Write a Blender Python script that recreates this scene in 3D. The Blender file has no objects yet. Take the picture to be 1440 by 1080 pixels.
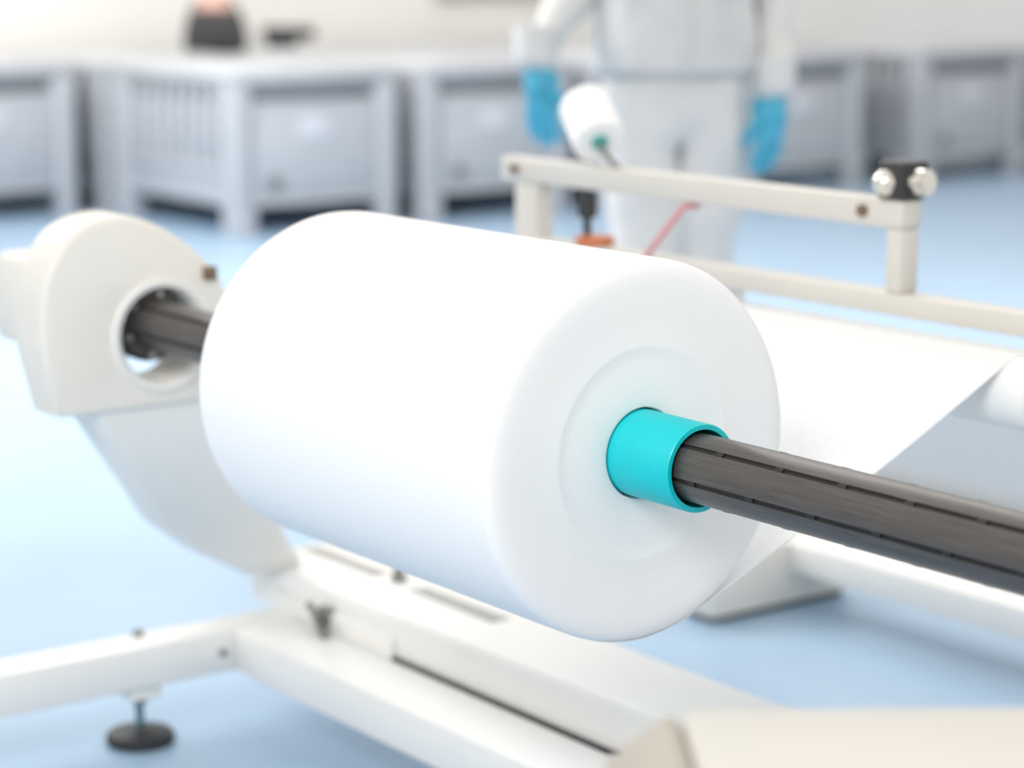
import bpy, bmesh, math, random
from mathutils import Vector, Matrix
random.seed(4)
S = bpy.context.scene
COL = S.collection

# ------------------------------------------------------------ camera, light, exposure
CAM_H = 1.23
PITCH = math.atan(590 / 3200)
cd = bpy.data.cameras.new('camera')
cam = bpy.data.objects.new('camera', cd); COL.objects.link(cam)
cam.location = (0, 0, CAM_H)
cam.rotation_euler = (math.pi / 2 - PITCH, 0, 0)
cd.sensor_width = 36.0
cd.lens = 80.0
cd.clip_start = 0.05
cd.dof.use_dof = True
cd.dof.focus_distance = 2.33
cd.dof.aperture_fstop = 2.7
S.camera = cam

W = bpy.data.worlds.new('world'); S.world = W; W.use_nodes = True
bg = W.node_tree.nodes['Background']
bg.inputs[0].default_value = (1.0, 0.955, 0.90, 1); bg.inputs[1].default_value = 0.74


def area(name, loc, target, sx, sy, power, color=(1, 1, 1)):
    l = bpy.data.lights.new(name, 'AREA'); l.shape = 'RECTANGLE'; l.size = sx; l.size_y = sy
    l.energy = power; l.color = color
    o = bpy.data.objects.new(name, l); COL.objects.link(o)
    o.location = loc
    o.rotation_euler = (Vector(target) - Vector(loc)).to_track_quat('-Z', 'Y').to_euler()
    return o


area('ceiling_light_near', (-1.5, -0.7, 3.1), (-0.05, 2.7, 0.6), 1.8, 1.4, 86)
area('ceiling_light_mid', (0.4, 6.9, 3.4), (0.4, 7.3, 0), 4.0, 2.2, 105)
area('ceiling_light_far', (-3.6, 7.4, 3.4), (0.4, 10.4, 0.4), 4.0, 2.5, 215)
S.view_settings.view_transform = 'Standard'
S.view_settings.look = 'None'
S.view_settings.gamma = 1.0
S.view_settings.use_curve_mapping = False
S.view_settings.exposure = 0.3

# ------------------------------------------------------------ machine frame: x = across the roll, y = along the roll axis (away), z = up
AL = math.radians(36.6387)
CA, SA = math.cos(AL), math.sin(AL)
NX, NY = 0.14177, 2.39770
AXZ = 0.712           # height of the roll axis


def mw(b, a, z=0.0):
    return Vector((NX + b * CA - a * SA, NY + b * SA + a * CA, z))


# ------------------------------------------------------------ materials
def mat(name, col, rough=0.5, metal=0.0, spec=0.5, var=0.0, scale=30.0, bump=0.0, stretch=(1, 1, 1), sheen=0.0, var_col=None):
    m = bpy.data.materials.new(name); m.use_nodes = True
    nt = m.node_tree; p = nt.nodes['Principled BSDF']
    p.inputs['Base Color'].default_value = (*col, 1)
    p.inputs['Roughness'].default_value = rough
    p.inputs['Metallic'].default_value = metal
    p.inputs['Specular IOR Level'].default_value = spec
    if sheen: p.inputs['Sheen Weight'].default_value = sheen
    tc = nt.nodes.new('ShaderNodeTexCoord'); mp = nt.nodes.new('ShaderNodeMapping')
    mp.inputs['Scale'].default_value = stretch
    nt.links.new(tc.outputs['Object'], mp.inputs[0])
    nz = nt.nodes.new('ShaderNodeTexNoise'); nz.inputs['Scale'].default_value = scale; nz.inputs['Detail'].default_value = 4
    nt.links.new(mp.outputs[0], nz.inputs['Vector'])
    rmp = nt.nodes.new('ShaderNodeValToRGB')
    v = max(var, 0.01)
    c2 = var_col if var_col else tuple(c * (1 - v) for c in col)
    c1 = tuple(min(1, c * (1 + v * .5)) for c in col)
    rmp.color_ramp.elements[0].position = .3; rmp.color_ramp.elements[0].color = (*c2, 1)
    rmp.color_ramp.elements[1].position = .7; rmp.color_ramp.elements[1].color = (*c1, 1)
    nt.links.new(nz.outputs[0], rmp.inputs[0]); nt.links.new(rmp.outputs[0], p.inputs['Base Color'])
    if bump:
        bp = nt.nodes.new('ShaderNodeBump'); bp.inputs['Strength'].default_value = bump; bp.inputs['Distance'].default_value = 0.004
        nt.links.new(nz.outputs[0], bp.inputs['Height']); nt.links.new(bp.outputs[0], p.inputs['Normal'])
    return m


M = {
    'floor': mat('floor_blue_vinyl', (0.375, 0.525, 0.69), .34, spec=.45, var=.05, scale=3.0),
    'wall': mat('wall_cream_paint', (0.90, 0.89, 0.855), .6, var=.02, scale=2),
    'rail': mat('wall_rail_grey', (0.42, 0.42, 0.40), .5),
    'fabric': mat('nonwoven_fabric', (0.90, 0.905, 0.915), .75, spec=.2, var=.015, scale=220, bump=.08, sheen=.2),
    'web': mat('nonwoven_web', (0.88, 0.89, 0.90), .75, spec=.2, var=.03, scale=120, bump=.06),
    'teal': mat('teal_plastic_core', (0.0, 0.55, 0.60), .35, spec=.5, var=.04, scale=60),
    'shaft': mat('anodised_shaft', (0.115, 0.106, 0.10), .38, metal=.55, spec=.5, var=.22, scale=40, stretch=(6, .35, 6), bump=.05),
    'groove': mat('groove_rubber', (0.015, 0.014, 0.014), .6),
    'chuck': mat('chuck_steel', (0.075, 0.07, 0.068), .35, metal=.5, var=.25, scale=25),
    'white': mat('machine_white_paint', (0.86, 0.855, 0.83), .38, spec=.45, var=.02, scale=8),
    'rack': mat('rack_beige_paint', (0.64, 0.62, 0.575), .42, spec=.4, var=.03, scale=8),
    'cabinet': mat('cabinet_beige_paint', (0.56, 0.54, 0.50), .42, spec=.4, var=.03, scale=8),
    'cream': mat('machine_cream_paint', (0.80, 0.775, 0.72), .42, spec=.4, var=.03, scale=8),
    'tan': mat('machine_tan_paint', (0.40, 0.365, 0.31), .5, var=.05, scale=10),
    'grey': mat('slot_grey', (0.42, 0.42, 0.40), .5, var=.1, scale=40),
    'steel': mat('zinc_steel', (0.30, 0.30, 0.29), .35, metal=.7, var=.15, scale=60),
    'teal_steel': mat('blue_zinc_stud', (0.18, 0.30, 0.36), .35, metal=.6, var=.1),
    'black': mat('black_rubber', (0.03, 0.03, 0.032), .5, var=.2, scale=50, bump=.05),
    'chrome': mat('chrome', (0.85, 0.82, 0.76), .12, metal=1.0),
    'brown': mat('brown_bolt', (0.22, 0.15, 0.10), .45, metal=.4),
    'orange': mat('orange_flange', (0.62, 0.20, 0.08), .45, var=.1),
    'red': mat('red_cord', (0.70, 0.33, 0.34), .7, var=.15, scale=200),
    'bin': mat('bin_grey_plastic', (0.425, 0.445, 0.475), .45, spec=.4, var=.04, scale=6),
    'bin_lid': mat('bin_lid_plastic', (0.60, 0.61, 0.63), .45, var=.04, scale=6),
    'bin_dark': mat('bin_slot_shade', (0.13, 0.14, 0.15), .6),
    'label': mat('label_paper', (0.58, 0.59, 0.64), .6),
    'suit': mat('coverall_white', (0.69, 0.685, 0.675), .8, spec=.2, var=.05, scale=9, bump=.3),
    'jacket': mat('coverall_jacket', (0.62, 0.62, 0.62), .8, spec=.2, var=.08, scale=9, bump=.4),
    'glove': mat('teal_nitrile_glove', (0.075, 0.42, 0.60), .45, spec=.4, var=.12, scale=25),
    'skin': mat('skin', (0.70, 0.45, 0.35), .5, var=.05),
    'pink': mat('pink_cloth', (0.85, 0.52, 0.44), .7, var=.12, scale=20),
    'reel_core': mat('green_teal_core', (0.06, 0.45, 0.40), .45),
    'eye': mat('eye_dark', (0.04, 0.03, 0.03), .2),
}


for k_ in ('fabric', 'web'):
    p_ = M[k_].node_tree.nodes['Principled BSDF']
    p_.inputs['Subsurface Weight'].default_value = .35
    p_.inputs['Subsurface Radius'].default_value = (1, 1, 1)
    p_.inputs['Subsurface Scale'].default_value = .02


# ------------------------------------------------------------ mesh helpers
def bm_box(bm, lo, hi, bev=0.0, seg=2):
    lo, hi = Vector(lo), Vector(hi)
    t = bmesh.new()
    bmesh.ops.create_cube(t, size=1)
    for v in t.verts:
        v.co = Vector(((lo[i] + hi[i]) / 2 + v.co[i] * (hi[i] - lo[i]) for i in range(3)))
    if bev:
        bmesh.ops.bevel(t, geom=t.edges[:] + t.verts[:], offset=bev, segments=seg, profile=.5, affect='EDGES')
    merge(bm, t)


def merge(bm, t, mtx=None):
    if mtx: bmesh.ops.transform(t, matrix=mtx, verts=t.verts)
    me = bpy.data.meshes.new('tmp'); t.to_mesh(me); t.free()
    bm.from_mesh(me); bpy.data.meshes.remove(me)


def bm_cyl(bm, p0, p1, r, n=24, bev=0.0, r2=None):
    p0, p1 = Vector(p0), Vector(p1); L = (p1 - p0).length
    t = bmesh.new()
    bmesh.ops.create_cone(t, cap_ends=True, segments=n, radius1=r, radius2=r if r2 is None else r2, depth=L)
    if bev:
        ed = [e for e in t.edges if abs(e.verts[0].co.z - e.verts[1].co.z) < 1e-6]
        bmesh.ops.bevel(t, geom=ed, offset=bev, segments=2, affect='EDGES')
    q = Vector((0, 0, 1)).rotation_difference((p1 - p0).normalized()).to_matrix().to_4x4()
    merge(bm, t, Matrix.Translation((p0 + p1) / 2) @ q)


def bm_sphere(bm, c, r, sc=(1, 1, 1), u=20, v=12):
    t = bmesh.new(); bmesh.ops.create_uvsphere(t, u_segments=u, v_segments=v, radius=r)
    merge(bm, t, Matrix.Translation(c) @ Matrix.Diagonal((*sc, 1)))


def bm_tube(bm, pts, r, n=10):
    pts = [Vector(p) for p in pts]; rings = []
    up = Vector((0.13, 0.2, 1)).normalized()
    for i, p in enumerate(pts):
        d = (pts[min(i + 1, len(pts) - 1)] - pts[max(i - 1, 0)]).normalized()
        s = d.cross(up)
        if s.length < 1e-3: s = d.cross(Vector((1, 0, 0)))
        s.normalize(); w = s.cross(d).normalized()
        rr = r[i] if isinstance(r, (list, tuple)) else r
        rings.append([bm.verts.new(p + (s * math.cos(k * 2 * math.pi / n) + w * math.sin(k * 2 * math.pi / n)) * rr) for k in range(n)])
    loft(bm, rings)


def loft(bm, rings, cap=True, close=True):
    n = len(rings[0])
    for A, B in zip(rings, rings[1:]):
        for k in range(n if close else n - 1):
            bm.faces.new((A[k], A[(k + 1) % n], B[(k + 1) % n], B[k]))
    if cap:
        bm.faces.new(rings[0][::-1]); bm.faces.new(rings[-1])


def bm_lathe_y(bm, prof, n=96, cx=0.0, cz=AXZ, closed=True):
    """prof: list of (radius, y); revolved about the roll axis (parallel to local y)."""
    rings = []
    for r, y in prof:
        rings.append([bm.verts.new((cx + r * math.cos(k * 2 * math.pi / n), y, cz + r * math.sin(k * 2 * math.pi / n))) for k in range(n)])
    if closed: rings.append(rings[0])
    for A, B in zip(rings, rings[1:]):
        for k in range(n):
            bm.faces.new((A[k], A[(k + 1) % n], B[(k + 1) % n], B[k]))


def link(name, bm, m, parent=None, base=(0, 0, 0), smooth=35):
    bmesh.ops.recalc_face_normals(bm, faces=bm.faces)
    b = Vector(base)
    for v in bm.verts: v.co -= b
    me = bpy.data.meshes.new(name); bm.to_mesh(me); bm.free()
    me.materials.append(M[m])
    if smooth:
        me.polygons.foreach_set('use_smooth', [True] * len(me.polygons))
        try: me.set_sharp_from_angle(angle=math.radians(smooth))
        except Exception: pass
    o = bpy.data.objects.new(name, me); COL.objects.link(o)
    if parent: o.parent = parent
    return o


def tag(o, label=None, cat=None, group=None, kind=None):
    if label: o['label'] = label
    if cat: o['category'] = cat
    if group: o['group'] = group
    if kind: o['kind'] = kind
    return o


class Thing:
    """An Empty at a base point of the machine frame; parts are given in machine coordinates."""
    def __init__(s, name, base, label, cat, group=None):
        s.base = Vector(base)
        s.o = bpy.data.objects.new(name, None); COL.objects.link(s.o)
        s.o.empty_display_size = .1
        s.o.location = mw(*base); s.o.rotation_euler = (0, 0, AL)
        tag(s.o, label, cat, group)

    def part(s, name, bm, m, parent=None, label=None, smooth=35):
        o = link(name, bm, m, parent or s.o, s.base, smooth)
        if label: o['label'] = label
        return o

    def box(s, name, lo, hi, m, bev=.003, parent=None, label=None):
        bm = bmesh.new(); bm_box(bm, lo, hi, bev); return s.part(name, bm, m, parent, label)

    def cyl(s, name, p0, p1, r, m, n=24, bev=0.0, parent=None, label=None):
        bm = bmesh.new(); bm_cyl(bm, p0, p1, r, n, bev); return s.part(name, bm, m, parent, label)


def solo(name, bm, m, base, label, cat, group=None, smooth=35):
    """a one-mesh thing given in machine coordinates"""
    o = link(name, bm, m, None, base, smooth)
    o.location = mw(*base); o.rotation_euler = (0, 0, AL)
    return tag(o, label, cat, group)


def struct(name, lo, hi, m):
    bm = bmesh.new(); bm_box(bm, lo, hi)
    base = ((lo[0] + hi[0]) / 2, (lo[1] + hi[1]) / 2, lo[2])
    o = link(name, bm, m, None, base, 0)
    o.location = mw(*base); o.rotation_euler = (0, 0, AL); o['kind'] = 'structure'
    return o


# ------------------------------------------------------------ the setting
struct('floor', (-9, -6, -0.1), (16, 9.95, 0), 'floor')
struct('wall_back', (-9, 9.95, -0.1), (16, 10.15, 3.6), 'wall')
struct('baseboard_back', (-9, 9.93, 0), (16, 9.95, .1), 'rail')
struct('trim_1', (6.62, 9.92, 1.005), (8.0, 9.95, 1.10), 'rail')

# ------------------------------------------------------------ the fabric roll with its core and the web leaving it
R = 0.2105
RL = 0.612
roll = Thing('fabric_roll', (0, RL / 2, AXZ - R), 'large white roll of nonwoven fabric on the dark shaft', 'fabric roll')
prof = [(.0495, .010), (.0505, .002), (.056, .0012), (.075, .0012), (.100, .0010), (.110, .0016), (.1145, .0004), (.118, .0002),
        (.123, .0010), (.150, .0006), (.180, .0006), (.192, .0012), (.2000, .0026), (.2052, .0050), (.2085, .0080), (.2100, .0110), (R - .0001, .014), (R, .018),
        (R, .12), (R, .24), (R, .36), (R, .48), (R, RL - .020), (R - .001, RL - .0115), (.2070, RL - .0065), (.2025, RL - .0030), (.17, RL), (.0495, RL)]
bm = bmesh.new(); bm_lathe_y(bm, prof, 144)
roll.part('wound_fabric', bm, 'fabric', smooth=30)
bm = bmesh.new()
bm_lathe_y(bm, [(.0415, -.0945), (.0463, -.0945), (.0475, -.0930), (.0475, .3), (.0475, RL + .015), (.0415, RL + .015)], 72)
roll.part('core_tube', bm, 'teal', smooth=40, label='turquoise plastic core tube')
# web: from the tangent point under the roll up to the guide roller, over it and down
CRX, CRZ, CRR = .612, .708, .045
phi = math.radians(24)
t0 = (R * math.sin(phi), AXZ - R * math.cos(phi))
nrm = (-math.sin(phi), math.cos(phi))
path = []
for k in range(7):                                   # last bit of wrap on the roll
    w = math.radians(-16 + 40 * k / 6)
    rr_ = R + .0007 - .0013 * max(0, 1 - k / 3)
    path.append((rr_ * math.sin(w), AXZ - rr_ * math.cos(w)))
q0 = path[-1]
q1 = (CRX + nrm[0] * (CRR + .001), CRZ + nrm[1] * (CRR + .001))
for k in range(1, 13):
    f = k / 12; sag = -.006 * math.sin(math.pi * f)
    path.append((q0[0] + (q1[0] - q0[0]) * f, q0[1] + (q1[1] - q0[1]) * f + sag))
for k in range(1, 9):                                # around the guide roller
    w = math.radians(114 - 66 * k / 8)
    path.append((CRX + (CRR + .001) * math.cos(w), CRZ + (CRR + .001) * math.sin(w)))
x0_, z0_ = path[-1]
for k in range(1, 7): path.append((x0_ + .055 * k, z0_ - .0495 * k))        # and on down to the pull roller
bm = bmesh.new()
rings = []
ys = [.009 + (RL - .016) * j / 10 for j in range(11)]
up_s, dn_s = [], []
for i, (x, z) in enumerate(path):
    a = path[max(i - 1, 0)]; c = path[min(i + 1, len(path) - 1)]
    tx, tz = c[0] - a[0], c[1] - a[1]; L = math.hypot(tx, tz); nx, nz = -tz / L, tx / L
    ru = [(x + nx * .0006, y, z + nz * .0006) for y in ys]
    rd = [(x - nx * .0006, y, z - nz * .0006) for y in reversed(ys)]
    rings.append([bm.verts.new(v) for v in ru + rd])
loft(bm, rings)
roll.part('fabric_web', bm, 'web', smooth=60)

# ------------------------------------------------------------ air shaft through the core
shaft = Thing('air_shaft', (0, .2, AXZ - .0365), 'dark grey grooved air shaft running through the white roll', 'shaft')
RS = .0368
ang0 = 161.4 + 30
def shaft_section():
    pts = []
    for k in range(6):
        c = math.radians(ang0 + 60 * k)
        hw = .0028 / RS
        pts.append((RS * math.cos(c - hw), RS * math.sin(c - hw)))
        pts.append(((RS - .0042) * math.cos(c - hw), (RS - .0042) * math.sin(c - hw)))
        pts.append(((RS - .0042) * math.cos(c + hw), (RS - .0042) * math.sin(c + hw)))
        pts.append((RS * math.cos(c + hw), RS * math.sin(c + hw)))
        for j in range(1, 9):
            w = c + hw + (math.radians(60) - 2 * hw) * j / 9
            pts.append((RS * math.cos(w), RS * math.sin(w)))
    return pts
sec = shaft_section()
bm = bmesh.new()
loft(bm, [[bm.verts.new((x, y, AXZ + z)) for x, z in sec] for y in (-.86, -.5, -.2, .1, .4, .7, 1.0, 1.30)])
shaft.part('shaft_body', bm, 'shaft', smooth=25)
for k in range(6):
    c = math.radians(ang0 + 60 * k)
    bm = bmesh.new()
    t = bmesh.new(); bmesh.ops.create_cube(t, size=1)
    bmesh.ops.transform(t, matrix=Matrix.Translation((0, .2, AXZ)) @ Matrix.Rotation(-c, 4, 'Y') @ Matrix.Translation((RS - .0036, 0, 0)) @ Matrix.Diagonal((.0020, 2.0, .0050, 1)), verts=t.verts)
    merge(bm, t)
    st = shaft.part('rubber_strip', bm, 'groove', smooth=0)
    for j in range(9):
        yy = -.118 - .088 * j - (.03 if k % 2 else 0)
        if yy < -.83: continue
        bm = bmesh.new(); t = bmesh.new(); bmesh.ops.create_cube(t, size=1)
        bmesh.ops.bevel(t, geom=t.edges[:], offset=.15, segments=1, affect='EDGES')
        bmesh.ops.transform(t, matrix=Matrix.Translation((0, yy, AXZ)) @ Matrix.Rotation(-c, 4, 'Y') @ Matrix.Translation((RS - .0020, 0, 0)) @ Matrix.Diagonal((.0046, .011, .0066, 1)), verts=t.verts)
        merge(bm, t)
        shaft.part('key', bm, 'groove', st, smooth=0)
# chuck on the far end of the shaft
ck = shaft.part('chuck', (lambda b: (bm_lathe_y(b, [(RS - .002, 1.115), (.049, 1.115), (.054, 1.119), (.057, 1.128), (.057, 1.155), (.050, 1.162), (.050, 1.27), (.060, 1.275), (.060, 1.31), (RS - .002, 1.31)], 48), b)[1])(bmesh.new()), 'chuck', label='dark steel chuck flange')
for k in range(6):
    w = math.radians(20 + 60 * k)
    bm = bmesh.new(); bm_cyl(bm, (.0455 * math.cos(w), 1.108, AXZ + .0455 * math.sin(w)), (.0455 * math.cos(w), 1.122, AXZ + .0455 * math.sin(w)), .0058, 8)
    shaft.part('chuck_bolt', bm, 'steel', ck)

# ------------------------------------------------------------ unwind stand: base beams, swing arm with its bearing housing
stand = Thing('unwind_stand', (.3, .6, 0), 'white painted steel unwind stand carrying the roll, on levelling feet', 'machine stand')
# front beam
stand.box('front_beam', (.215, -.75, .098), (.333, 1.285, .170), 'white', .008)
# upper beam, a folded channel with slots in its top
bm = bmesh.new()
prof2 = [(.343, .166), (.343, .222), (.349, .236), (.360, .241), (.488, .241), (.497, .246), (.502, .246), (.502, .166)]
loft(bm, [[bm.verts.new((x, y, z)) for x, z in prof2] for y in (-.75, 1.44)])
ub = stand.part('upper_beam', bm, 'white', smooth=50)
# recessed dark slots are set into a raised strip on the top
for y0, y1 in ((1.20, 1.42), (.87, 1.095)):
    bm = bmesh.new(); bm_box(bm, (.436, y0, .2405), (.466, y1, .2422)); bm_box(bm, (.432, y0, .2405), (.436, y1, .2445)); 
    stand.part('slot', bm, 'grey', ub, label='grey slot in the beam top')
bm = bmesh.new(); bm_cyl(bm, (.452, 1.155, .238), (.452, 1.155, .262), .010, 6); bm_cyl(bm, (.452, 1.155, .238), (.452, 1.155, .246), .014, 16)
stand.part('bolt', bm, 'steel', ub, label='dark bolt head between two slots')
bm = bmesh.new(); bm_box(bm, (.3335, -.74, .1655), (.3425, 1.0, .1712)); stand.part('seam_shade', bm, 'black', label='dark strip drawing the shade in the gap between beams')  # black filler stands in for the shade in the gap between the beams
# cross beam to the foot
bm = bmesh.new()
bm_box(bm, (-.62, 1.285, .098), (.36, 1.365, .170), .008)
cb = stand.part('cross_beam', bm, 'white')
stand.cyl('bolt', (.195, 1.287, .135), (.195, 1.279, .135), .0065, 'steel', 8, parent=cb)
stand.cyl('bolt', (.075, 1.345, .168), (.075, 1.345, .180), .009, 'steel', 6, parent=cb)
stand.box('gusset_plate', (.333, 1.0, .166), (.343, 1.36, .20), 'white', .002)
# levelling feet
for fb, fa in ((.062, 1.322), (-.54, 1.322), (.27, -.66)):
    f_ = stand.box('levelling_foot', (fb - .028, fa - .028, .078), (fb + .028, fa + .028, .099), 'white', .004)
    stand.cyl('stud', (fb, fa, .02), (fb, fa, .085), .0075, 'teal_steel', 12, parent=f_, label='blue-grey zinc stud')
    stand.cyl('lock_nut', (fb, fa, .066), (fb, fa, .078), .013, 'steel', 6, parent=f_)
    bm = bmesh.new(); bm_cyl(bm, (fb, fa, 0), (fb, fa, .018), .055, 32, .004); bm_cyl(bm, (fb, fa, .018), (fb, fa, .028), .048, 32, 0, .018)
    stand.part('foot_pad', bm, 'black', f_, label='black rubber foot pad')
# clamp lever in the corner of the beams
bm = bmesh.new()
bm_cyl(bm, (.345, 1.19, .192), (.322, 1.19, .192), .017, 20, .002)
bm_cyl(bm, (.324, 1.19, .192), (.312, 1.19, .192), .010, 6)
bm_tube(bm, [(.318, 1.19, .192), (.312, 1.17, .177), (.309, 1.15, .174)], [.007, .0065, .008])
bm_tube(bm, [(.318, 1.19, .192), (.316, 1.215, .212)], [.006, .007])
bm_tube(bm, [(.318, 1.19, .192), (.316, 1.172, .215)], [.005, .006])
stand.part('clamp_lever', bm, 'steel', label='dark clamp lever on the beam corner')
# swing arm lofted from the beam up to the housing (left edge / right edge in machine x, z and depth y)
secs = [(1.385, (.275, .238), (.385, .238)), (1.36, (.235, .262), (.365, .268)), (1.32, (.165, .30), (.325, .296)), (1.26, (.063, .375), (.265, .372)),
        (1.20, (-.017, .47), (.185, .478)), (1.165, (-.094, .57), (.135, .578)), (1.155, (-.13, .62), (.125, .628))]
bm = bmesh.new(); rings = []
T = .045
for ya, l, r in secs:
    rr = []
    e = .012
    lx, lz = l; rx, rz = r
    for (fx, dy) in ((0, -T + e), (.06, -T), (.94, -T), (1, -T + e), (1, T - e), (.94, T), (.06, T), (0, T - e)):
        rr.append(bm.verts.new((lx + (rx - lx) * fx, ya + dy, lz + (rz - lz) * fx)))
    rings.append(rr)
loft(bm, rings)
arm = stand.part('swing_arm', bm, 'white', smooth=40)
# bearing housing: plate with a round opening around the shaft
cu = bpy.data.curves.new('housing_curve', 'CURVE'); cu.dimensions = '2D'; cu.fill_mode = 'BOTH'; cu.extrude = .038; cu.bevel_depth = .010; cu.bevel_resolution = 3
outl = [(-.15, .60), (-.17, .68), (-.165, .78), (-.125, .845), (-.06, .866), (.0, .850), (.055, .815), (.095, .775), (.113, .73), (.118, .66), (.118, .60)]
def rounded(p, n=5):
    q = []
    for i in range(len(p)):
        a, b, c, d = (Vector(p[(i + j) % len(p)]) for j in (-1, 0, 1, 2))
        for k in range(n):
            t = k / n
            q.append(tuple(.5 * (2 * b + (c - a) * t + (2 * a - 5 * b + 4 * c - d) * t * t + (3 * b - a - 3 * c + d) * t ** 3)))
    return q
outl = [(-.15, .60)] + rounded(outl)[5:-5] + [(.118, .60)]
for pts in (outl, [(.010 + .074 * math.cos(k * math.pi / 16), .696 + .078 * math.sin(k * math.pi / 16)) for k in range(32)]):
    sp = cu.splines.new('POLY'); sp.points.add(len(pts) - 1); sp.use_cyclic_u = True
    for p_, (x, z) in zip(sp.points, pts): p_.co = (x, z, 0, 1)
co = bpy.data.objects.new('housing_curve', cu); COL.objects.link(co)
bpy.context.view_layer.update()
hm = bpy.data.meshes.new_from_object(co.evaluated_get(bpy.context.evaluated_depsgraph_get()))
bpy.data.objects.remove(co); 
bm = bmesh.new(); bm.from_mesh(hm); bpy.data.meshes.remove(hm)
bmesh.ops.remove_doubles(bm, verts=bm.verts, dist=1e-5)
bmesh.ops.transform(bm, matrix=Matrix(((1, 0, 0, 0), (0, 0, -1, 1.155), (0, 1, 0, 0), (0, 0, 0, 1))), verts=bm.verts)
hs = stand.part('bearing_housing', bm, 'cream', smooth=40, label='cream bearing housing around the shaft opening')
bm = bmesh.new(); bm_lathe_y(bm, [(.072, 1.103), (.081, 1.101), (.083, 1.106), (.083, 1.125), (.072, 1.125)], 48, .010, .696); stand.part('opening_ring', bm, 'white', hs)
bm = bmesh.new(); bm_box(bm, (.078, 1.098, .772), (.098, 1.110, .792), .002); stand.part('latch', bm, 'brown', hs, label='dark brown latch')
bm = bmesh.new(); bm_box(bm, (-.12, 1.285 , .66), (.06, 1.42, .80), .02); stand.part('brake_unit', bm, 'cream', label='cream brake unit behind the chuck')
bm = bmesh.new(); bm_box(bm, (-.10, 1.19, .78), (.05, 1.30, .82), .01); stand.part('brake_bracket', bm, 'cream')
# near arm, outside the frame, carrying the other shaft end
bm = bmesh.new(); rings = []
for (lx, lz), (rx, rz) in (((.28, .235), (.50, .238)), ((.16, .32), (.38, .31)), ((.0, .45), (.21, .44)), ((-.07, .60), (.12, .60)), ((-.08, .68), (.08, .68))):
    rings.append([bm.verts.new(v) for v in ((lx, -.74, lz), (rx, -.74, rz), (rx, -.68, rz), (lx, -.68, lz))])
loft(bm, rings); stand.part('swing_arm', bm, 'white', smooth=0)

# ------------------------------------------------------------ guide roller under the web
gr = Thing('guide_roller', (CRX, .31, CRZ - CRR), 'white guide roller lifting the fabric sheet behind the roll', 'roller')
bm = bmesh.new(); bm_cyl(bm, (CRX, -.04, CRZ), (CRX, .70, CRZ), CRR, 48, .003); gr.part('roller_shell', bm, 'white')
gr.cyl('axle', (CRX, -.09, CRZ), (CRX, .74, CRZ), .012, 'steel', 16)
PRX, PRZ = x0_ + .33 - .0301 * .743, z0_ - .297 - .0301 * .669 - .004
gp = Thing('pull_roller', (PRX, .31, PRZ - .03), 'white pull roller low behind the guide roller at the end of the sheet', 'roller')
bm = bmesh.new(); bm_cyl(bm, (PRX, -.04, PRZ), (PRX, .70, PRZ), .028, 40, .003); gp.part('roller_shell', bm, 'white')
gp.cyl('axle', (PRX, -.07, PRZ), (PRX, .735, PRZ), .010, 'steel', 16)

# ------------------------------------------------------------ guide frame behind the roll
fr = Thing('tubular_rack', (.79, .8, 0), 'white rectangular tube rack standing behind the roll', 'rack')
FB0, FB1 = .765, .805
tb = fr.box('top_bar', (FB0, .36, .868), (FB1, 1.30, .908), 'rack', .004)
bb = fr.box('bottom_bar', (FB0, -.06, .745), (FB1, 1.20, .777), 'rack', .004)
for ya in (1.20, .362):
    w_ = .062 if ya > 1 else .03
    fr.box('post', (FB0 + .002, ya, 0.012 if ya > 1 else .777), (FB1 - .002, ya + w_, .868), 'rack', .004)
    if ya < 1:
        ya = -.045
        fr.box('leg', (FB0 + .002, ya, .012), (FB1 - .002, ya + w_, .745), 'rack', .004)
    fr.box('foot_plate', (FB0 - .03, ya - .03, 0), (FB1 + .03, ya + w_ + .03, .012), 'rack', .002)
for ya in (.434, 1.256):
    bm = bmesh.new(); bm_cyl(bm, (FB0 + .002, ya, .889), (FB0 - .008, ya, .889), .009, 6); fr.part('bolt', bm, 'brown', tb, label='brown bolt head on the top bar')
# side arms holding the guide roller
for ya in (-.075, .715):
    bm = bmesh.new(); bm_box(bm, (CRX - .03, ya, CRZ - .03), (FB1 - .004, ya + .022, CRZ + .03), .003)
    fr.part('roller_arm', bm, 'white')
for ya in (-.075, .715):
    fr.box('roller_bracket', (FB1 - .004, ya, PRZ - .02), (PRX + .02, ya + .022, PRZ + .02), 'white', .003)
    fr.box('roller_bracket', (FB0 + .004, ya, PRZ - .02), (FB1 - .004, ya + .022, CRZ - .025), 'white', .003)
fr.box('roller_rail', (FB0 + .004, -.075, CRZ - .025), (FB1 - .004, 1.2, CRZ + .015), 'white', .003)
# black actuator with an orange flange between the two bars
bm = bmesh.new(); bm_cyl(bm, (.785, 1.085, .82), (.785, 1.085, .868), .016, 20, .002); bm_cyl(bm, (.785, 1.085, .789), (.785, 1.085, .825), .007, 12)
ac = fr.part('actuator', bm, 'black', label='black actuator stem between the bars')
bm = bmesh.new(); bm_cyl(bm, (.785, 1.065, .776), (.785, 1.065, .791), .034, 28, .004); fr.part('flange', bm, 'orange', ac, label='orange-brown flange')
# bearing end with chrome journal on the right post
bm = bmesh.new(); bm_box(bm, (.758, .355, .908), (.812, .405, .962), .006); jb = fr.part('bearing_block', bm, 'black', label='black bearing block on the right post')
bm = bmesh.new(); bm_cyl(bm, (.785, .357, .934), (.785, .330, .934), .019, 24, .004); bm_sphere(bm, (.757, .385, .932), .019); fr.part('journal', bm, 'chrome', jb, label='chrome journal end')
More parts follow.
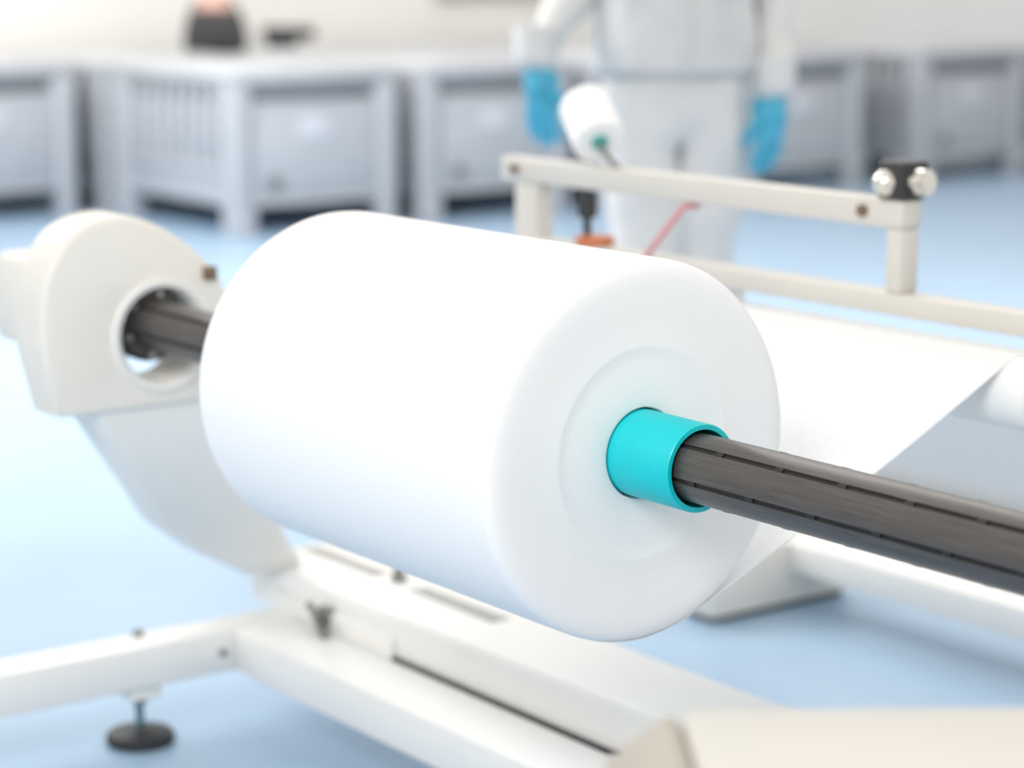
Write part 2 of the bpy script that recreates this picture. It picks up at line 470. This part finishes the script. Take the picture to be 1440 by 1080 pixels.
# inclined spindle for the small spool
near = Vector((.790, 1.060, .945))
wdir = Vector((-.025, .09, .061)).normalized()
mdir = Vector((wdir.x * CA + wdir.y * SA, -wdir.x * SA + wdir.y * CA, wdir.z))
bm = bmesh.new(); bm_tube(bm, [(.786, 1.00, .903), near - mdir * .03, near - mdir * .012, near + mdir * .12], .0055, 12)
fr.part('spindle', bm, 'steel', tb)

# small spool on that spindle
sp = Thing('small_spool', tuple(near), 'small white spool with a green core on top of the frame', 'spool')
qm = Matrix.Translation(near) @ Vector((0, 1, 0)).rotation_difference(mdir).to_matrix().to_4x4()
bm = bmesh.new(); bm_lathe_y(bm, [(.0135, .001), (.040, 0), (.0435, .004), (.0435, .098), (.040, .102), (.0135, .102)], 48, 0, 0)
bmesh.ops.transform(bm, matrix=qm, verts=bm.verts); sp.part('wound_fabric', bm, 'fabric')
bm = bmesh.new(); bm_lathe_y(bm, [(.0056, -.004), (.0132, -.004), (.0132, .106), (.0056, .106)], 32, 0, 0)
bmesh.ops.transform(bm, matrix=qm, verts=bm.verts); sp.part('core_tube', bm, 'reel_core', label='green core')

# red cord tied across the frame
bm = bmesh.new()
p0, p1 = Vector((.762, .818, .862)), Vector((.759, .905, .775))
bm_tube(bm, [p0 + Vector((.03, -.002, 0)), p0 + Vector((.012, -.001, .001)), p0] + [p0.lerp(p1, k / 8) + Vector((-.003 * math.sin(math.pi * k / 8), 0, -.003 * math.sin(math.pi * k / 8))) for k in range(1, 8)] + [p1, p1 + Vector((0, .002, -.032)), p1 + Vector((.03, .002, -.034))], .0052, 8)
solo('cord', bm, 'red', tuple(p1), 'thin red cord tied diagonally across the white frame', 'cord')

# ------------------------------------------------------------ floor rail on the right
rl = Thing('floor_rail', (1.5, .8, 0), 'long white floor rail behind the shaft with grey end block', 'rail')
rl.box('end_block', (1.235, 1.262, .012), (1.60, 1.36, .135), 'cream', .006, label='light grey end block')
rl.box('shadow_slab', (1.25, 1.275, 0), (1.585, 1.35, .012), 'black', 0)  # black slab added to draw the shadow line under the end block
rl.box('long_bar', (1.43, -1.6, .075), (1.56, 1.262, .135), 'white', .006)
for ya in (-1.4,): rl.box('support', (1.45, ya, 0), (1.54, ya + .1, .075), 'white', .004)

# ------------------------------------------------------------ near machine housing at the lower right
def wthing(name, loc, rz, label, cat, group=None):
    o = bpy.data.objects.new(name, None); COL.objects.link(o); o.location = loc; o.rotation_euler = (0, 0, rz); o.empty_display_size = .1
    return tag(o, label, cat, group)
hb = wthing('control_cabinet', (.12, 1.5, 0), math.radians(1.5), 'cream control cabinet, out of focus, at the lower right near the viewer', 'cabinet')
bm = bmesh.new(); bm_box(bm, (0, -.34, .03), (.62, 0, .70), .008, 3); link('cabinet_body', bm, 'cabinet', hb)
bm = bmesh.new(); bm_box(bm, (-.004, -.35, .70), (.63, .005, .726), .009, 3); link('cabinet_top', bm, 'cabinet', hb)
bm = bmesh.new(); bm_box(bm, (.02, -.32, 0), (.60, -.02, .03)); link('plinth', bm, 'black', hb)
bm = bmesh.new()
loft(bm, [[bm.verts.new((x, y, z)) for x, z in ((-.006, .45), (-.006, .718), (-.014, .721), (-.052, .692), (-.056, .682), (-.056, .45))] for y in (-.13, .0)])
link('side_bracket', bm, 'tan', hb)['label'] = 'tan sloping side bracket'

# ------------------------------------------------------------ pallet bins along the wall
BW, BD, BH = .90, 1.20, .76
def make_bin(name, b, a, label, group):
    root = bpy.data.objects.new(name, None); COL.objects.link(root)
    root.location = mw(b, a); root.rotation_euler = (0, 0, AL); tag(root, label, 'bin', group)
    def P(nm, bm, m, parent=root, lab=None):
        o = link(nm, bm, m, parent); 
        if lab: o['label'] = lab
        return o
    bm = bmesh.new(); bm_box(bm, (.03, .03, .13), (BW - .03, BD - .03, .70), .01); P('body', bm, 'bin')
    bm = bmesh.new(); bm_box(bm, (0, 0, .70), (BW, BD, .735), .008); P('rim', bm, 'bin')
    bm = bmesh.new(); bm_box(bm, (.015, .015, .735), (BW - .015, BD - .015, .76), .008); bm_box(bm, (.12, .14, .76), (BW - .12, BD - .14, .766), .003); P('lid', bm, 'bin_lid')
    for x in (0, BW - .10):
        for y in (0, BD - .13):
            bm = bmesh.new(); bm_box(bm, (x, y, .10), (x + .10, y + .13, .70), .018, 3); pp = P('corner_post', bm, 'bin')
            bm = bmesh.new(); bm_box(bm, (x + .005, y + .005, 0), (x + .125 if x == 0 else x + .095, y + .125, .13), .012); P('foot', bm, 'bin')
    # front face (short side): dark slot, panel, label, drain
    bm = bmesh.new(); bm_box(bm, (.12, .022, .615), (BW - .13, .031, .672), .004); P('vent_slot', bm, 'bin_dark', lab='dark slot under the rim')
    bm = bmesh.new(); bm_box(bm, (.12, .018, .20), (BW - .12, .031, .565), .006); pn = P('front_panel', bm, 'bin')
    bm = bmesh.new(); bm_box(bm, (.37, .012, .44), (.53, .019, .53), .002); P('label_plate', bm, 'label', pn, 'white label plate')
    bm = bmesh.new(); bm_cyl(bm, (.23, .019, .235), (.23, .004, .235), .034, 16, .004); P('drain_plug', bm, 'bin_dark', pn, 'dark drain plug')
    bm = bmesh.new(); bm_box(bm, (.10, .016, .135), (BW - .10, .031, .165), .004); P('rib', bm, 'bin')
    # long side: dark upper band with upright ribs, ledge
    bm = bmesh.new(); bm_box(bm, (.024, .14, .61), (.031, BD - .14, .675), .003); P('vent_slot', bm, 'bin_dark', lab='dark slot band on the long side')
    for k in range(8):
        y = .17 + .118 * k
        bm = bmesh.new(); bm_box(bm, (.004, y, .33), (.031, y + .035, .69), .005); P('rib', bm, 'bin')
    for k in range(7):
        y = .205 + .118 * k
        bm = bmesh.new(); bm_box(bm, (.026, y + .012, .34), (.031, y + .071, .60), .003); P('recess', bm, 'bin')
    bm = bmesh.new(); bm_box(bm, (.008, .13, .28), (.031, BD - .13, .325), .006); P('ledge', bm, 'bin')
    return root
def copy_tree(o, parent=None):
    c = o.copy(); COL.objects.link(c)
    if parent: c.parent = parent
    for ch in list(o.children): copy_tree(ch, c)
    return c
B0, A0 = 3.612, 7.217
FG, BG = 'grey pallet bins in the front row', 'grey pallet bins in the back row by the wall'
bin0 = make_bin('pallet_bin', B0, A0, 'grey plastic pallet bin with white label, nearest corner above the roll', FG)
for k, lab in ((-2.55, 'grey plastic pallet bin at the far left edge, front row'), (1.04, 'grey plastic pallet bin left of the person, second with its slotted front in view'),
               (2.08, 'grey plastic pallet bin directly behind the person'), (3.12, 'grey plastic pallet bin just right of the person by the teal glove'),
               (4.47, 'grey plastic pallet bin at the right showing its ribbed long side'), (5.6, 'grey plastic pallet bin at the far right edge, front row')):
    c = copy_tree(bin0); c.location = mw(B0 + k, A0); c['label'] = lab; c['group'] = FG
for k, lab in ((-1.04, 'grey plastic pallet bin in the back row, at the far left edge'), (0, 'grey plastic pallet bin in the back row under the black open box'), (1.04, 'grey plastic pallet bin in the back row under the dark flat scanner'), (2.08, 'grey plastic pallet bin in the back row, partly behind the raised glove'),
               (3.12, 'grey plastic pallet bin in the back row hidden behind the person'), (4.3, 'grey plastic pallet bin in the back row, right of the person')):
    c = copy_tree(bin0); c.location = mw(B0 + k, A0 + 1.3); c['label'] = lab; c['group'] = BG

# black open box holding pink cloth on the back row, and a dark flat device
BX, BY, BZ = 4.62, 9.15, .766
t = wthing('open_box', mw(BX, BY, BZ), math.radians(8), 'black open-topped box on the grey bins by the wall', 'box')
bm = bmesh.new()
oo = [[(sx * w, sy * d, z) for sx, sy in ((-1, -1), (1, -1), (1, 1), (-1, 1))] for w, d, z in ((.165, .11, 0), (.172, .12, .10), (.135, .10, .225), (.120, .088, .225), (.15, .10, .10), (.15, .10, .012))]
loft(bm, [[bm.verts.new(v) for v in r] for r in oo]); bmesh.ops.bevel(bm, geom=bm.edges[:], offset=.006, segments=1, affect='EDGES')
link('box_shell', bm, 'black', t)
bm = bmesh.new(); bm_tube(bm, [(-.12, 0, .20), (-.10, 0, .28), (0, 0, .31), (.10, 0, .28), (.12, 0, .20)], .007); link('handle', bm, 'black', t)
bm = bmesh.new(); t2 = bmesh.new(); bmesh.ops.create_icosphere(t2, subdivisions=4, radius=.10)
for v in t2.verts:
    n_ = 1 + .10 * math.sin(9 * v.co.x * 8 + 2) * math.sin(70 * v.co.y) + .07 * math.sin(55 * v.co.z + 30 * v.co.x)
    v.co = Vector((v.co.x * n_ * .95, v.co.y * n_ * .75, .21 + v.co.z * n_ * 1.15))
merge(bm, t2)
o = link('cloth_bundle', bm, 'pink', None); o.location = mw(BX, BY, BZ); o.rotation_euler = (0, 0, math.radians(8))
tag(o, 'pink cloth bundle sticking out of the black box', 'cloth')
t = wthing('barcode_scanner', mw(5.27, 9.46, .766), math.radians(4), 'dark flat handheld scanner lying on the grey bins right of the black box', 'scanner')
bm = bmesh.new(); bm_box(bm, (-.15, -.06, .045), (.15, .06, .115), .015, 3); link('scanner_head', bm, 'black', t)
bm = bmesh.new(); bm_box(bm, (-.13, -.04, 0), (.05, .04, .05), .012, 3); link('scanner_base', bm, 'black', t)

# ------------------------------------------------------------ person in a white coverall with teal gloves
PX, PY = .395, 5.55
person = wthing('person', (PX, PY, 0), math.radians(6), 'person in a white coverall and teal gloves standing behind the frame', 'person')
def skin_mesh(name, verts, edges, radii, m, parent, sub=2, root=0, disp=0.0):
    me = bpy.data.meshes.new(name); me.from_pydata([Vector(v) for v in verts], edges, [])
    o = bpy.data.objects.new(name, me); COL.objects.link(o)
    sk = o.modifiers.new('skin', 'SKIN'); sk.use_smooth_shade = True
    lay = me.skin_vertices[0].data
    for i, r in enumerate(radii):
        lay[i].radius = r if isinstance(r, tuple) else (r, r)
        lay[i].use_root = (i == root)
    sb = o.modifiers.new('sub', 'SUBSURF'); sb.levels = sub; sb.render_levels = sub
    bpy.context.view_layer.update()
    nm = bpy.data.meshes.new_from_object(o.evaluated_get(bpy.context.evaluated_depsgraph_get()))
    bpy.data.objects.remove(o); nm.name = name
    nm.materials.clear(); nm.materials.append(M[m])
    for p_ in nm.polygons: p_.use_smooth = True
    o = bpy.data.objects.new(name, nm); COL.objects.link(o); o.parent = parent
    if disp:
        for v in nm.vertices:
            c = v.co
            d = disp * (math.sin(31 * c.z + 9 * c.x) * .5 + math.sin(47 * c.z - 23 * c.x + 17 * c.y) * .35 + math.sin(70 * c.x + 20 * c.z) * .2)
            v.co = c + v.normal * d
    return o
LW, RW = (-.345, -.05, 1.005), (.232, -.05, .935)       # wrists
V = [(0, 0, .95), (0, .0, 1.08), (0, .01, 1.25), (0, .015, 1.40), (0, .01, 1.50), (0, -.005, 1.57), (0, -.01, 1.66), (0, -.005, 1.74),
     (-.185, .01, 1.43), (-.235, .03, 1.19), LW, (.185, .01, 1.43), (.242, .035, 1.16), RW,
     (-.080, 0, .88), (-.066, -.03, .50), (-.075, .0, .10), (-.09, -.12, .055), (.080, 0, .88), (.062, .03, .50), (.07, .06, .10), (.08, -.06, .055)]
Ed = [(0, 1), (1, 2), (2, 3), (3, 4), (4, 5), (5, 6), (6, 7), (3, 8), (8, 9), (9, 10), (3, 11), (11, 12), (12, 13), (0, 14), (14, 15), (15, 16), (16, 17), (0, 18), (18, 19), (19, 20), (20, 21)]
Rd = [(.155, .125), (.15, .12), (.165, .125), (.15, .11), (.065, .065), (.075, .085), (.09, .105), (.07, .08),
      .078, .062, .042, .078, .062, .042, .120, .098, .072, .045, .120, .098, .072, .045]
skin_mesh('body', V, Ed, Rd, 'suit', person, 2, 0, .011)
# loose jacket of the coverall
from mathutils import noise
key = [(.975, .19, .158), (.985, .20, .165), (1.05, .197, .16), (1.14, .188, .152), (1.25, .195, .152), (1.36, .20, .145), (1.45, .16, .12), (1.49, .09, .09)]
prof_j = []
for (z0, w0, d0), (z1, w1, d1) in zip(key, key[1:]):
    n_ = max(1, round((z1 - z0) / .012))
    prof_j += [(z0 + (z1 - z0) * k / n_, w0 + (w1 - w0) * k / n_, d0 + (d1 - d0) * k / n_) for k in range(n_)]
prof_j += [key[-1], (1.485, .08, .08), (1.36, .182, .128), (1.14, .17, .135), (.985, .182, .148)]
bm = bmesh.new(); rings = []
for z, w, d in prof_j:
    rr = []
    for k in range(88):
        t_ = k * 2 * math.pi / 88
        ct, st = math.cos(t_), math.sin(t_)
        wr = noise.noise(Vector((ct * 2.6 + z * 3, st * 2.6, z * 9))) * .045 + abs(noise.noise(Vector((ct * 4 - z * 5, st * 4, z * 14 + 7)))) * .05
        f = 1 + wr * min(1, (1.5 - z) * 6)
        rr.append(bm.verts.new((w * f * math.copysign(abs(ct) ** .8, ct), d * f * math.copysign(abs(st) ** .8, st) + .01, z)))
    rings.append(rr)
rings.append(rings[0]); loft(bm, rings, cap=False)
link('jacket', bm, 'jacket', person, smooth=80)['label'] = 'loose light grey jacket part of the coverall'
bm = bmesh.new(); bm_tube(bm, [(0, -.157, z) for z in (1.0, 1.1, 1.2, 1.3)] + [(0, -.150, 1.40)], .006, 6); link('zip', bm, 'suit', person)
for (wx, wy, wz), s in ((LW, -1), (RW, 1)):
    bm = bmesh.new(); bm_tube(bm, [(wx - s * .004, wy + .012, wz + .075), (wx, wy, wz + .01), (wx + s * .002, wy - .004, wz - .02)], [.058, .053, .046], 20)
    link('cuff', bm, 'suit', person, smooth=80)
def glove(wr, s):
    wx, wy, wz = wr
    P = [(0, 0, .03), (0, -.004, -.02), (s * .002, -.012, -.065), (s * .002, -.018, -.095)]
    E = [(0, 1), (1, 2), (2, 3)]; Rr = [(.042, .036), (.036, .028), (.042, .024), (.040, .018)]
    fing = [(-.030, .070), (-.010, .084), (.011, .080), (.030, .064)]
    for fy, L in fing:
        i = len(P)
        P += [(s * .004, fy - .016, -.098), (s * .003, fy * 1.08 - .020, -.098 - L * .45), (-s * .006, fy * 1.1 - .022, -.098 - L * .75), (-s * .018, fy * 1.1 - .022, -.098 - L)]
        E += [(3, i), (i, i + 1), (i + 1, i + 2), (i + 2, i + 3)]; Rr += [.0115, .0108, .0100, .0085]
    i = len(P)
    P += [(-s * .004, -.040, -.05), (-s * .012, -.066, -.085), (-s * .016, -.076, -.118)]
    E += [(1, i), (i, i + 1), (i + 1, i + 2)]; Rr += [.016, .0125, .010]
    ct, st = math.cos(s * math.radians(-55)), math.sin(s * math.radians(-55))
    P = [((x * ct - y * st) * 1.08 + wx, (x * st + y * ct) * 1.08 + wy, z * 1.02 + wz - .02) for x, y, z in P]
    Rr = [tuple(q * 1.12 for q in r) if isinstance(r, tuple) else r * 1.12 for r in Rr]
    return skin_mesh('glove', P, E, Rr, 'glove', person, 2, 0)
for w_, s in ((LW, -1), (RW, 1)): glove(w_, s)['label'] = 'teal blue nitrile glove'
# hood, face, mask, shoes (above and below the picture)
bm = bmesh.new(); t2 = bmesh.new(); bmesh.ops.create_uvsphere(t2, u_segments=28, v_segments=18, radius=1)
bmesh.ops.delete(t2, geom=[v for v in t2.verts if v.co.y < -.62 and abs(v.co.x) < .62 and -.75 < v.co.z < .6], context='VERTS')
merge(bm, t2, Matrix.Translation((0, .01, 1.665)) @ Matrix.Diagonal((.112, .128, .145, 1))); link('hood', bm, 'suit', person, smooth=80)
bm = bmesh.new(); bm_sphere(bm, (0, -.035, 1.66), 1, (.082, .085, .115)); bm_sphere(bm, (0, -.122, 1.65), 1, (.013, .018, .024)); link('face', bm, 'skin', person)
for s in (-1, 1):
    bm = bmesh.new(); bm_sphere(bm, (s * .032, -.108, 1.678), .012); link('eye', bm, 'eye', person)
bm = bmesh.new(); bm_sphere(bm, (0, -.062, 1.615), 1, (.072, .075, .062)); link('mask', bm, 'label', person)
for s in (-1, 1):
    bm = bmesh.new(); bm_sphere(bm, (s * .088, -.055, .045), 1, (.055, .135, .05))
    for v in bm.verts: v.co.z = max(v.co.z, 0.0)
    link('shoe', bm, 'label', person)
